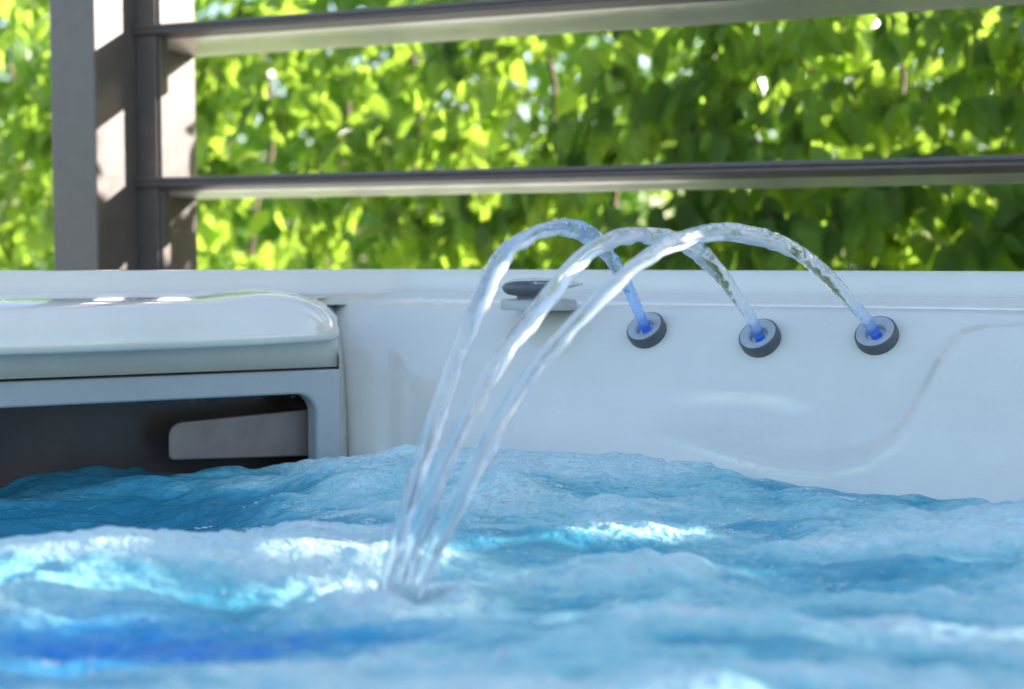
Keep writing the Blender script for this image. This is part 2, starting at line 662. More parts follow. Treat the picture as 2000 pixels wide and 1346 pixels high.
def surface_right(px, py):
    s, z = hit_right(px, py)
    n = profile_n(z)
    dn = (profile_n(z + 0.006) - profile_n(z - 0.006)) / 0.012
    normal = (NR + Vector((0, 0, -dn))).normalized()
    return RW(s, n, z), normal


def sweep(name, prof, ss, frame, mat, parent, mod=None, closed=False, smooth=True, cap=True):
    """profile of (n, z) pairs swept along s"""
    V = []
    for s in ss:
        for k, (n, z) in enumerate(prof):
            n2, z2 = mod(s, n, z) if mod else (n, z)
            V.append(frame(s, n2, z2))
    Fc = grid_faces(len(ss), len(prof), closed_v=closed)
    if closed and cap:
        k = len(prof)
        Fc.append(tuple(range(k)))
        Fc.append(tuple((len(ss) - 1) * k + i for i in reversed(range(k))))
    return mesh_obj(name, V, Fc, mat, parent, smooth=smooth)


def left_side():
    # rim of the left wall with its back ridge
    ridge = [(-0.169, 0.199), (-0.158, 0.196), (-0.15, 0.194), (-0.1, 0.185), (-0.04, 0.18), (-0.012, 0.17), (-0.012, 0.1062), (-0.03, 0.1060)]
    ss = np.concatenate([np.linspace(0.0, 0.1, 12), np.linspace(0.12, 1.0, 20)])
    sweep('shelf', ridge, ss, LW, M_ACRYL, tub)
    # rounded pillow cap over the filter
    cap = [(-0.145, 0.180), (-0.146, 0.196), (-0.138, 0.2015), (-0.120, 0.2030), (-0.095, 0.2028), (-0.07, 0.2018), (-0.045, 0.2002), (-0.025, 0.1985), (-0.008, 0.1962),
           (0.006, 0.1925), (0.017, 0.187), (0.026, 0.179), (0.0325, 0.169), (0.0365, 0.158), (0.0385, 0.148), (0.038, 0.1415), (0.0345, 0.1385), (0.028, 0.1375), (-0.005, 0.1385), (-0.011, 0.150)]
    ss = list(0.004 + np.concatenate([[0.0], np.cumsum(np.linspace(0.0006, 0.0040, 30)), 0.0705 + np.linspace(0.006, 0.93, 90)]))

    def mod(s, n, z):
        e = s - 0.004
        # the end of the cap swings back and rounds off
        r = 0.075
        k = 1 - math.sqrt(max(0.0, 1 - max(0, 1 - e / r) ** 2.6))
        n2 = n - k * (0.055 if n > -0.1 else 0.0) * smooth01((n + 0.14) / 0.16) * 0.7
        top = smooth01((z - 0.15) / 0.05)
        z2 = z - k * 0.034 * top
        # raised lip near the end, hollow resting place beyond it
        z2 += 0.0032 * math.exp(-((e - 0.085) / 0.035) ** 2) * top
        z2 -= 0.0025 * smooth01((e - 0.12) / 0.05) * top
        # lower edge curves down away from the corner
        bot = smooth01((0.165 - z) / 0.02)
        z2 += bot * (0.007 * math.exp(-e / 0.12) - 0.002)
        n2 += 0.006 * smooth01(e / 0.3) * (1 if n > 0 else 0)
        return n2, z2

    sweep('pillow_cap', cap, ss, LW, M_ACRYL, tub, mod, closed=True)
    # wall behind the skimmer, down to the floor
    bz = [(-0.13, 0.1068), (-0.13, -0.5)]
    # skimmer plate with rounded opening
    plate = bpy.data.objects.new('skimmer_plate', None)
    s_r, z_t = 0.0, 0.1035
    so, zo = left_sz(617, 769)      # right and upper limit of the opening
    s_end = 0.80
    rad = 0.026
    # outer rectangle and inner rounded outline, matched point to point
    inner = []
    outer = []
    z_bot = -0.30

    def corner(cx, cz, a0, a1, n=10):
        return [(cx + rad * math.cos(a0 + (a1 - a0) * i / n), cz + rad * math.sin(a0 + (a1 - a0) * i / n)) for i in range(n + 1)]

    z_tl = 0.0735
    sl = s_end - 0.07
    inner += corner(so + rad, zo - rad, math.pi, math.pi / 2)                 # near the tub corner (small s)
    inner += [(so + rad + (sl - rad - so - rad) * t, zo - 0.0000 - (zo - z_tl) * t) for t in np.linspace(0.04, 0.96, 24)]
    inner += corner(sl - rad, z_tl - rad, math.pi / 2, 0)
    inner += corner(sl - rad, z_bot + 0.04 + rad, 0, -math.pi / 2)
    inner += corner(so + rad, z_bot + 0.04 + rad, -math.pi / 2, -math.pi)
    m = len(inner)
    for (a, b) in inner:
        # push outward to the rectangle
        if b > 0.02:
            if a <= so + rad:
                ang = math.atan2(b - (zo - rad), a - (so + rad))
                if ang > 3 * math.pi / 4:
                    outer.append((s_r, zo - rad + (z_t - zo + rad) * math.tan(math.pi - ang)))
                else:
                    outer.append((so + rad + (-(so + rad)) * math.tan(ang - math.pi / 2), z_t))
            elif a >= sl - rad:
                ang = math.atan2(b - (z_tl - rad), a - (sl - rad))
                if ang < math.pi / 4:
                    outer.append((s_end, z_tl - rad + (z_t - z_tl + rad) * math.tan(max(0, ang))))
                else:
                    outer.append((sl - rad + (s_end - sl + rad) * math.tan(max(0, math.pi / 2 - ang)), z_t))
            else:
                outer.append((a, z_t))
        else:
            outer.append((s_r if a < 0.4 else s_end, b if b > z_bot + 0.05 else z_bot))
    V, Fc = [], []
    loops = [
        [(s, -0.03, z) for s, z in outer],
        [(s + (0.0012 if s < 0.01 else 0), -0.0015, z) for s, z in outer],
        [(s + (0.003 if s < 0.01 else 0), 0.0, z - (0.0022 if z > 0.09 else 0)) for s, z in outer],
        [(s - 0.004 * (1 if s < 0.4 else -1), 0.0, z + (0.003 if z > 0.02 else 0)) for s, z in inner],
        [(s - 0.0015 * (1 if s < 0.4 else -1), -0.0014, z + (0.001 if z > 0.02 else 0)) for s, z in inner],
        [(s, -0.006, z) for s, z in inner],
        [(s + 0.001 * (1 if s < 0.4 else -1), -0.026, z) for s, z in inner],
    ]
    for lp in loops:
        V += [LW(*p) for p in lp]
    for k in range(len(loops) - 1):
        for i in range(m):
            j = (i + 1) % m
            Fc.append((k * m + i, k * m + j, (k + 1) * m + j, (k + 1) * m + i))
    bpy.data.objects.remove(plate)
    mesh_obj('skimmer_plate', V, Fc, M_PLATE, tub, smooth=False)
    p_o = bpy.data.objects['skimmer_plate']
    bev = p_o.modifiers.new('edge', 'BEVEL')
    bev.width = 0.0008
    bev.segments = 2
    bev.limit_method = 'ANGLE'
    # the dark box behind it
    a0, a1, n0, n1, z0, z1 = -0.001, s_end, -0.0262, -0.115, z_bot, 0.1062
    c = [(a0, n0, z0), (a1, n0, z0), (a1, n0, z1), (a0, n0, z1), (a0, n1, z0), (a1, n1, z0), (a1, n1, z1), (a0, n1, z1)]
    mesh_obj('skimmer_housing', [LW(*p) for p in c], [(4, 5, 6, 7), (0, 4, 7, 3), (1, 2, 6, 5), (3, 7, 6, 2), (0, 1, 5, 4)], M_BROWN, tub)
    # patch of light in the opening, built as a solid paler brown sheet
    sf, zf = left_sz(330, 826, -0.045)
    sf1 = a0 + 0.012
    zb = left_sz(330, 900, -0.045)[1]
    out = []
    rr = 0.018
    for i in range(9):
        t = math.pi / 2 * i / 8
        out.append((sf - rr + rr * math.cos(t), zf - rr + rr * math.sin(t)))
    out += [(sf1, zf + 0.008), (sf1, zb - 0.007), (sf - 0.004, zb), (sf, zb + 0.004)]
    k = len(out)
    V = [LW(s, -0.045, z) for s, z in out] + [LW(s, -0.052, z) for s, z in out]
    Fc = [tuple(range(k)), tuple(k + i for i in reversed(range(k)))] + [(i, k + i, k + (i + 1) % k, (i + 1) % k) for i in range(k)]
    fl = mesh_obj('skimmer_light_patch', V, Fc, M_LIT_PATCH, tub)
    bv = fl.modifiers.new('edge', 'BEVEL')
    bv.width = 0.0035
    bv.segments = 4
    # corner filler between the two walls, below the shelf
    fil = [LW(-0.003, -0.004, -0.4), LW(-0.003, -0.004, 0.1815), RW(-0.0, -0.034 - 0.02, -0.4), RW(-0.0, -0.16, 0.1815), LW(-0.003, -0.16, 0.1815), LW(-0.003, -0.16, -0.4), RW(0.0, -0.16, -0.4)]


left_side()


def corner_filler():
    # flat moulded strip that closes the corner: from the left wall plane to the end of the right wall
    rows = []
    for z in (-0.4, -0.2, -0.1, -0.03, 0.03, 0.08, 0.12, 0.14, 0.155, 0.168, 0.177, 0.184, 0.189):
        n_l = -0.004 - 0.10 * smooth01((z - 0.11) / 0.08) ** 1.5
        n_r = profile_n(z)
        a = LW(0.001, n_l, z)
        b = RW(corner_s((n_r, z)) + 0.0012, n_r - 0.026, z)
        rows.append([a.lerp(b, t) + NL * (-0.003 * math.sin(math.pi * t)) for t in np.linspace(0, 1, 6)])
    V = [p for r in rows for p in r]
    mesh_obj('corner_strip', V, grid_faces(len(rows), 6), M_ACRYL, tub, smooth=True)


corner_filler()


def corner_shelf():
    pts = [RW(corner_s((-0.172, 0.19)) + 0.012, -0.172, 0.1925), RW(corner_s((-0.112, 0.186)) + 0.012, -0.112, 0.1875), LW(0.02, -0.10, 0.1875), LW(0.3, -0.12, 0.191), LW(0.3, -0.18, 0.194),
           CR - (NR + NL) * 0.115 + Vector((0, 0, 0.1935))]
    mesh_obj('corner_shelf', pts, [(0, 1, 2), (0, 2, 5), (2, 3, 4), (2, 4, 5)], M_ACRYL, tub, smooth=True)


corner_shelf()


def rest_of_tub():
    # plain far ends and the near wall (outside the picture), plus the cabinet skirt and floor
    R = RW(1.34, 0, 0)
    L = LW(1.0, 0, 0)
    pts = [R, Vector((0.98, -0.12, 0)), Vector((-1.02, -0.12, 0)), L]
    cx, cy = 0.0, 0.8
    for a, b, nm in ((pts[0], pts[1], 'side_wall'), (pts[1], pts[2], 'side_wall'), (pts[2], pts[3], 'side_wall')):
        d = (b - a)
        Ln = d.length
        d.normalize()
        nn = Vector((-d.y, d.x, 0))
        if nn.dot(Vector((cx, cy, 0)) - a) < 0:
            nn = -nn
        prof = [(-0.2, -0.02), (-0.2, 0.2), (-0.19, 0.222), (-0.17, 0.228), (-0.15, 0.222), (-0.14, 0.2), (-0.1, 0.188), (-0.07, 0.168), (-0.03, 0.1), (0, 0), (0.05, -0.15), (0.25, -0.5)]
        if nm and abs(a.y + 0.12) < 0.01 and abs(b.y + 0.12) < 0.01:
            prof = [(x, min(z, 0.17 + 0.1 * z)) for x, z in prof]
        V = [a + d * s + nn * n + Vector((0, 0, z)) for s in (-0.02, Ln + 0.02) for n, z in prof]
        mesh_obj(nm, V, grid_faces(2, len(prof)), M_ACRYL, tub, smooth=True)
    out = [RW(1.3, -0.225, 0), RW(-0.09, -0.225, 0), LW(1.0, -0.215, 0), Vector((-1.2, -0.31, 0)), Vector((1.17, -0.31, 0))]
    V = [Vector((p.x, p.y, -0.5)) for p in out] + [Vector((p.x, p.y, 0.0)) for p in out]
    k = len(out)
    mesh_obj('cabinet', V, [(i, (i + 1) % k, k + (i + 1) % k, k + i) for i in range(k)], M_SKIRT, tub)
    mesh_obj('tub_floor', [(-1.0, -0.1, -0.48), (1.0, -0.1, -0.48), (1.0, 1.9, -0.48), (-1.0, 1.9, -0.48)], [(0, 1, 2, 3)], M_ACRYL, tub)


rest_of_tub()


# ------------------------------------------------------------------ jets
def lathe(name, prof, mat, parent, loc, axis, seg=48, smooth=True, scale=(1, 1)):
    """prof: (radius, height along axis)"""
    q = axis.to_track_quat('Z', 'Y')
    V = []
    for r, h in prof:
        for i in range(seg):
            a = 2 * math.pi * i / seg
            V.append(loc + q @ Vector((r * math.cos(a) * scale[0], r * math.sin(a) * scale[1], h)))
    o = mesh_obj(name, V, grid_faces(len(prof), seg, closed_v=True), mat, parent, smooth=smooth)
    md = o.modifiers.new('edges', 'EDGE_SPLIT')
    md.split_angle = math.radians(40)
    return o


JET_PX = [(1264, 646), (1485, 661), (1713, 657)]
jets = []
for k, (px, py) in enumerate(JET_PX):
    p, nrm = surface_right(px + 1, py + 2)
    axis = (nrm + Vector((-0.16, 0.0, 0.2))).normalized()
    jets.append((p, axis))
    ring = lathe('water_jet', [(0.0235, -0.012), (0.0245, 0.001), (0.0243, 0.0085), (0.0232, 0.0102), (0.0218, 0.0106), (0.0125, 0.0090), (0.0113, 0.0075)], M_DGREY, tub, p, axis)
    lathe('jet_face', [(0.0219, 0.0104), (0.0216, 0.0112), (0.0205, 0.0114), (0.0128, 0.0098), (0.0116, 0.0088), (0.0108, 0.006), (0.0104, -0.004)], M_GREY, ring, p, axis)
    lathe('jet_lamp', [(0.0103, -0.004), (0.0103, -0.010), (0.0001, -0.010)], M_BLUE, ring, p, axis)


# ------------------------------------------------------------------ diverter handle
def diverter():
    base_c = at_depth(1052, 604, 1.80)
    s0 = base_c - CR
    c = Vector((base_c.x, base_c.y, 0.1835))
    kn = lathe('diverter_base', [(0.001, -0.004), (0.0485, -0.004), (0.0490, 0.0045), (0.0475, 0.0080), (0.044, 0.0092), (0.022, 0.0096), (0.0205, 0.0096)], M_BASE, tub, c, Vector((0, 0, 1)))
    lathe('stem', [(0.026, 0.009), (0.0255, 0.013), (0.0265, 0.0185), (0.031, 0.022)], M_DGREY, kn, c + Vector((-0.002, 0, 0)), Vector((0, 0, 1)))
    # the handle: a flat lozenge, round at the left, drawn to a point at the right, tilted up a little
    xs = np.linspace(-0.047, 0.056, 34)
    V = []
    seg = 26
    for x in xs:
        t = (x + 0.047) / 0.103
        if t < 0.42:
            u = 1 - t / 0.42
            w = 0.030 * math.sqrt(max(0.0004, 1 - u ** 2.2))
        else:
            u = (t - 0.42) / 0.58
            w = 0.030 * (1 - u ** 1.5) + 0.0012
        hu = 0.0100 * (w / 0.03) ** 0.75 * (1 - 0.25 * t)
        hd = 0.0140 * (w / 0.03) ** 0.8 * (1 - 0.35 * t)
        mid = 0.0255 + 0.003 * t
        for i in range(seg):
            a = 2 * math.pi * i / seg
            ca, sa = math.cos(a), math.sin(a)
            sx = math.copysign(abs(ca) ** 0.85, ca)
            sz = math.copysign(abs(sa) ** 0.8, sa)
            V.append(c + Vector((x, sx * w, mid + sz * (hu if sa > 0 else hd))))
    Fc = grid_faces(len(xs), seg, closed_v=True)
    Fc.append(tuple(reversed(range(seg))))
    Fc.append(tuple((len(xs) - 1) * seg + i for i in range(seg)))
    h = mesh_obj('handle', V, Fc, M_SATIN, kn, smooth=True)
    # dark soft grip on the near side, under the bright upper shell
    V = []
    xs2 = np.linspace(-0.0465, 0.032, 30)
    for x in xs2:
        t = (x + 0.0465) / 0.0785
        e = math.sqrt(max(0.0, 1 - (2 * t - 1) ** 4))
        tt_ = (x + 0.047) / 0.103
        if tt_ < 0.42:
            u = 1 - tt_ / 0.42
            w = 0.030 * math.sqrt(max(0.0004, 1 - u ** 2.2))
        else:
            u = (tt_ - 0.42) / 0.58
            w = 0.030 * (1 - u ** 1.5) + 0.0012
        zc = 0.0235 + 0.001 * t
        for v in np.linspace(-1, 1, 9):
            zz = zc + (0.0085 if v > 0 else 0.0105) * v * e
            V.append(c + Vector((x, -(w * math.sqrt(max(0, 1 - 0.30 * v * v)) + 0.0012), zz)))
    mesh_obj('grip', V, grid_faces(len(xs2), 9), M_DGREY, kn, smooth=True)
    return kn


diverter()

# ------------------------------------------------------------------ water streams
STREAMS = [
    ([(1262, 645), (1248, 612), (1226, 560), (1200, 513), (1172, 477), (1145, 456), (1118, 446), (1090, 443), (1062, 447), (1030, 459), (1000, 478), (977, 504), (958, 538), (942, 578),
      (924, 624), (905, 668), (886, 716), (866, 772), (846, 830), (826, 890), (806, 950), (788, 1010), (770, 1068), (754, 1125), (745, 1160)], 0.6,
     'leftmost arching water stream, blue tinted, crossing in front of the diverter handle'),
    ([(1487, 657), (1466, 620), (1432, 570), (1395, 520), (1355, 486), (1310, 465), (1265, 457), (1222, 460), (1180, 474), (1142, 498), (1104, 534), (1070, 575), (1036, 618), (1000, 664),
      (966, 712), (936, 762), (908, 815), (882, 868), (860, 920), (840, 972), (820, 1025), (800, 1078), (782, 1128), (772, 1160)], 0.25,
     'middle arching water stream between the blue one and the rightmost one'),
    ([(1713, 655), (1690, 622), (1655, 582), (1612, 536), (1565, 498), (1515, 473), (1462, 459), (1408, 454), (1355, 462), (1302, 480), (1250, 510), (1200, 550), (1152, 596), (1106, 646),
      (1066, 692), (1028, 742), (992, 794), (960, 848), (932, 902), (906, 955), (882, 1005), (858, 1052), (836, 1095), (816, 1135), (806, 1165)], 0.35,
     'rightmost arching water stream, clear and sparkling, springing from the rightmost jet'),
]


def catmull(pts, n):
    out = []
    P = [pts[0]] + list(pts) + [pts[-1]]
    for i in range(1, len(P) - 2):
        for k in range(n):
            t = k / n
            a, b, c, d = P[i - 1], P[i], P[i + 1], P[i + 2]
            out.append(0.5 * ((2 * b) + (c - a) * t + (2 * a - 5 * b + 4 * c - d) * t * t + (3 * b - a - 3 * c + d) * t ** 3))
    out.append(P[-2])
    return out


def hash_noise(seed):
    r = np.random.default_rng(seed)
    a = r.uniform(-1, 1, 512)

    def f(x):
        i = int(math.floor(x)) % 511
        t = x - math.floor(x)
        t = t * t * (3 - 2 * t)
        return a[i] * (1 - t) + a[i + 1] * t
    return f


def stream(idx):
    pix, glow0, label = STREAMS[idx]
    N0 = jets[idx][0]
    lx, ly = pix[-1]
    land = Vector((0, 0, CAM_Z)) + ray(lx, ly) * ((CAM_Z + 0.004) / -ray(lx, ly).z)
    pts = []
    for k, (px, py) in enumerate(pix):
        u = (px - 1000.0) / F
        # plan line N0 -> land meets the vertical plane x = u*y of that pixel column
        dx, dy = land.x - N0.x, land.y - N0.y
        t = (u * N0.y - N0.x) / (dx - u * dy)
        y = N0.y + t * dy
        pts.append(at_depth(px, py, y))
    pts[0] = N0 + jets[idx][1] * 0.002
    path = catmull(pts, 16)
    n = len(path)
    acc = [0.0]
    for a, b in zip(path[:-1], path[1:]):
        acc.append(acc[-1] + (b - a).length)
    total = acc[-1]
    seg = 28
    V, glow, froth, uvs = [], [], [], []
    f1, f2, f3, f4 = (hash_noise(100 * idx + q) for q in range(4))
    twist0 = idx * 1.3
    for i, p in enumerate(path):
        tg = (path[min(n - 1, i + 1)] - path[max(0, i - 1)]).normalized()
        side = tg.cross(Vector((0, 0, 1)))
        side.normalize()
        nrm = side.cross(tg).normalized()
        q = acc[i] / total
        L = acc[i]
        rough = smooth01((q - 0.08) / 0.2)
        crest = math.exp(-((q - 0.30) / 0.16) ** 2)
        fall = smooth01((q - 0.5) / 0.3)
        r = 0.0067 + 0.0024 * crest + 0.0004 * math.sin(q * 9)
        r *= 1 - 0.32 * smooth01((q - 0.45) / 0.5)
        flat = 1 + 0.25 * rough
        tw = twist0 + 5.0 * q + 0.35 * f1(L * 18)
        ox = rough * 0.0010 * f2(L * 30) * (1 - 0.5 * fall)
        for j in range(seg):
            a = 2 * math.pi * j / seg
            lob = 1 + rough * (0.20 * math.cos(2 * (a - tw)) + 0.10 * math.cos(3 * (a + 0.6 * tw) + 1.2 * f3(L * 20)))
            rip = crest * (0.13 * f4(L * 150) * math.cos(a - tw) + 0.05 * f3(L * 300 + 7) * math.cos(3 * a + L * 90)) + (1 - crest) * rough * 0.05 * f4(L * 40) * math.cos(a)
            rr = r * (lob + rip)
            V.append(p + side * (rr * math.cos(a) * flat * 0.92 + ox) + nrm * (rr * math.sin(a) / flat ** 0.5))
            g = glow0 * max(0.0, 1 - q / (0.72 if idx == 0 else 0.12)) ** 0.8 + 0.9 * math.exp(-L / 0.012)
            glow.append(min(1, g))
            froth.append(0.02 + 0.04 * rough)
    # the brighter rope of aerated water along the lower, right-hand side
    nv = len(V)
    rope0 = next(i for i in range(n) if acc[i] / total > 0.16)
    for i in range(rope0, n):
        p = path[i]
        tg = (path[min(n - 1, i + 1)] - path[max(0, i - 1)]).normalized()
        side = tg.cross(Vector((0, 0, 1))).normalized()
        nrm = side.cross(tg).normalized()
        view = (p - Vector((0, 0, CAM_Z))).normalized()
        low = tg.cross(view).normalized()
        if low.z > 0:
            low = -low
        q = acc[i] / total
        L = acc[i]
        env = smooth01((q - 0.16) / 0.14) * (1 - 0.35 * smooth01((q - 0.62) / 0.3))
        rr0 = 0.0034 * env * (1 + 0.28 * f2(L * 48) + 0.18 * f3(L * 95)) + 0.0004
        c = p + low * (0.0048 + 0.0012 * f1(L * 30) + 0.0006 * math.sin(L * 120)) - view * (0.0052 + 0.001 * f4(L * 25))
        for j in range(seg):
            a = 2 * math.pi * j / seg
            V.append(c + side * rr0 * math.cos(a) * (1.15 + 0.2 * math.sin(L * 70)) + nrm * rr0 * math.sin(a))
            glow.append(0.0)
            froth.append(0.7 * (1 - smooth01((q - 0.62) / 0.2)) + 0.05)
    nr = n - rope0
    Fc = grid_faces(n, seg, closed_v=True)
    Fc.append(tuple(reversed(range(seg))))
    Fc.append(tuple((n - 1) * seg + i for i in range(seg)))
    Fc += [tuple(nv + q_ for q_ in f_) for f_ in grid_faces(nr, seg, closed_v=True)]
    Fc.append(tuple(nv + i for i in reversed(range(seg))))
    Fc.append(tuple(nv + (nr - 1) * seg + i for i in range(seg)))
    o = mesh_obj('water_stream', V, Fc, M_STREAM, None, smooth=True)
    me = o.data
    a1 = me.attributes.new('glow', 'FLOAT', 'POINT')
    a1.data.foreach_set('value', glow)
    a2 = me.attributes.new('froth', 'FLOAT', 'POINT')
    a2.data.foreach_set('value', froth)
    uvl = me.uv_layers.new(name='UVMap')
    for poly in me.polygons:
        for li in poly.loop_indices:
            vi = me.loops[li].vertex_index
            uvl.data[li].uv = ((vi % seg) / seg * 2, (acc[vi // seg] if vi < nv else acc[rope0 + (vi - nv) // seg]) * 9)
    o.location = (0, 0, 0)
    tag(o, label, 'water stream', 'water streams arching out of the three jets')
    return land, path


lands = [stream(i) for i in range(3)]


# ------------------------------------------------------------------ the water
def water():
    xs = np.linspace(-1.02, 1.0, 820)
    ys = np.concatenate([np.linspace(0.0, 0.5, 60)[:-1], np.linspace(0.5, 2.0, 740)])
    X, Y = np.meshgrid(xs, ys, indexing='ij')
    H = np.zeros_like(X)
    big = field(256, 256, 22, 15, 21)
    mid = field(256, 256, 12, 8, 22)
    sm = field(256, 256, 6, 5, 23)
    fine = field(256, 256, 4, 3.2, 24)
    H += 0.0075 * sample_field(big, X * 80, Y * 100 + 30)
    m = sample_field(mid, X * 100 + 50, Y * 150)
    H += 0.0032 * (1 - 2 * np.abs(np.tanh(m * 0.8))) * 0.8
    H += 0.0024 * sample_field(sm, X * 130, Y * 170)
    f_ = sample_field(fine, X * 220, Y * 260)
    H += 0.0013 * f_

    # heights of the water against the walls, measured along the picture
    for px, py, ww, amp in ((690, 898, 0.10, 0.006), (800, 905, 0.10, 0.006), (1000, 905, 0.11, 0.004), (990, 965, 0.05, 0.018), (1380, 935, 0.06, 0.010), (1560, 950, 0.09, 0.006),
                            (1240, 1020, 0.05, 0.010), (330, 960, 0.16, -0.016), (60, 985, 0.22, -0.046), (1800, 975, 0.12, -0.006), (1300, 1110, 0.07, 0.012)):
        d = ray(px, py)
        c = Vector((0, 0, CAM_Z)) + d * (CAM_Z / -d.z)
        H += amp * np.exp(-(((X - c.x) / ww) ** 2 + ((Y - c.y) / (ww * 0.9)) ** 2))
    nl_ = (X - LP.x) * NL.x + (Y - LP.y) * NL.y
    H -= 0.022 * np_smooth((0.01 - nl_) / 0.06)
    # rings where the streams land
    for land, _ in lands:
        R_ = np.sqrt((X - land.x) ** 2 + (Y - land.y) ** 2)
        H += 0.0045 * np.exp(-((R_ - 0.04) / 0.014) ** 2) - 0.010 * np.exp(-(R_ / 0.022) ** 2)
        H += 0.0022 * np.sin(R_ * 230) * np.exp(-(R_ / 0.1) ** 2)
    foam_f = field(256, 256, 16, 10, 31)
    foam_g = field(256, 256, 5, 3.4, 32)
    foam = 0.50 + 0.17 * sample_field(foam_f, X * 90, Y * 150) + 0.06 * sample_field(foam_g, X * 150, Y * 230) + 14 * H + 0.17 + 0.08 * np_smooth((Y - 1.05) / 0.4)
    for px, py, wx, wy, amp in ((300, 1065, 0.22, 0.05, 0.22), (600, 1090, 0.16, 0.06, 0.15), (150, 1000, 0.15, 0.05, -0.25), (150, 1120, 0.12, 0.02, -0.35), (350, 1230, 0.13, 0.03, -0.55), (250, 1310, 0.2, 0.02, 0.3), (1150, 1040, 0.12, 0.05, -0.3),
                                (1000, 960, 0.12, 0.06, -0.25), (1450, 1000, 0.12, 0.05, -0.2), (1500, 1110, 0.16, 0.04, 0.25), (1750, 1200, 0.08, 0.03, -0.2), (1550, 1300, 0.08, 0.03, -0.35), (1700, 1010, 0.2, 0.04, 0.12), (1150, 1225, 0.05, 0.012, -0.3)):
        d = ray(px, py)
        c = Vector((0, 0, CAM_Z)) + d * (CAM_Z / -d.z)
        foam += amp * np.exp(-(((X - c.x) / wx) ** 2 + ((Y - c.y) / wy) ** 2))
    for land, _ in lands:
        R_ = np.sqrt((X - land.x) ** 2 + (Y - land.y) ** 2)
        foam += 0.22 * np.exp(-(R_ / 0.07) ** 2)
    foam = np.clip(foam, 0, 1)
    # pillows of froth stand higher
    H += 0.003 * np_smooth((foam - 0.55) / 0.3)
    froth_hf = field(512, 512, 4.2, 3.6, 51)
    H += (0.0003 + 0.0007 * np_smooth((foam - 0.45) / 0.25)) * sample_field(froth_hf, X * 520, Y * 620)
    # blue light of an underwater lamp, painted into the water's colour
    lamp_blue = np.zeros_like(X)
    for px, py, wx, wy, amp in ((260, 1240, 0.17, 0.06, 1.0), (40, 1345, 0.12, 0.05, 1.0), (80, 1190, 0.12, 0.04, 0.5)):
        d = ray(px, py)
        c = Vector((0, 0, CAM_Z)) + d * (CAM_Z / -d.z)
        lamp_blue += amp * np.exp(-(((X - c.x) / wx) ** 2 + ((Y - c.y) / wy) ** 2))
    lamp_blue = np.clip(lamp_blue, 0, 1)
    nx, ny = X.shape
    V = np.stack([X, Y, H], -1).reshape(-1, 3)
    idx = np.arange(nx * ny).reshape(nx, ny)
    # keep only what lies inside the tub
    cxy = np.stack([(X[:-1, :-1] + X[1:, 1:]) / 2, (Y[:-1, :-1] + Y[1:, 1:]) / 2], -1)
    inR = ((cxy[..., 0] - CR.x) * NR.x + (cxy[..., 1] - CR.y) * NR.y) > -0.045
    inL = ((cxy[..., 0] - LP.x) * NL.x + (cxy[..., 1] - LP.y) * NL.y) > -0.112
    keep = (inR & inL)
    q = np.stack([idx[:-1, :-1], idx[1:, :-1], idx[1:, 1:], idx[:-1, 1:]], -1)[keep]
    me = bpy.data.meshes.new('water')
    me.vertices.add(len(V))
    me.vertices.foreach_set('co', V.ravel())
    nf = len(q)
    me.loops.add(nf * 4)
    me.loops.foreach_set('vertex_index', q.ravel().astype(np.int32))
    me.polygons.add(nf)
    me.polygons.foreach_set('loop_start', np.arange(nf, dtype=np.int32) * 4)
    me.polygons.foreach_set('loop_total', np.full(nf, 4, dtype=np.int32))
    me.update()
    me.validate()
    me.polygons.foreach_set('use_smooth', [True] * len(me.polygons))
    for nm, arr in (('foam', foam), ('lamp_blue', lamp_blue)):
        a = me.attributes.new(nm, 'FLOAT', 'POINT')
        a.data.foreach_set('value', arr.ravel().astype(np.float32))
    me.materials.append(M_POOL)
    o = bpy.data.objects.new('water', me)
    COL.objects.link(o)
    o['kind'] = 'structure'
    return xs, ys, H, foam


WX, WY, WH, WF = water()


# ------------------------------------------------------------------ drops
def drop_mesh_data():
    """low dome, unit radius"""
    V = [(0, 0, 0.62)]
    for r, h in ((0.45, 0.55), (0.8, 0.36), (1.0, 0.0), (0.93, -0.15)):
        for i in range(10):
            a = 2 * math.pi * i / 10
            V.append((r * math.cos(a), r * math.sin(a), h))
    Fc = [(0, 1 + i, 1 + (i + 1) % 10) for i in range(10)]
    for k in range(3):
        for i in range(10):
            a, b = 1 + k * 10 + i, 1 + k * 10 + (i + 1) % 10
            Fc.append((a, a + 10, b + 10, b))
    Fc.append(tuple(31 + i for i in reversed(range(10))))
    return np.array(V), Fc


DV, DF = drop_mesh_data()


def drops(name, spots, label):
    """spots: list of (position, normal, radius, stretch)"""
    V, Fc = [], []
    for p, nrm, r, st in spots:
        q = nrm.to_track_quat('Z', 'Y')
        k = len(V)
        up = (Vector((0, 0, 1)) - nrm * nrm.z)
        for v in DV:
            w = q @ Vector((v[0] * r, v[1] * r, v[2] * r * 0.8))
            if st != 1 and up.length > 0.1:
                w += up.normalized() * w.dot(up.normalized()) * (st - 1)
            V.append(p + w)
        Fc += [tuple(k + i for i in f) for f in DF]
    o = mesh_obj(name, V, Fc, M_DROP, tub, smooth=True, kind='stuff')
    return o


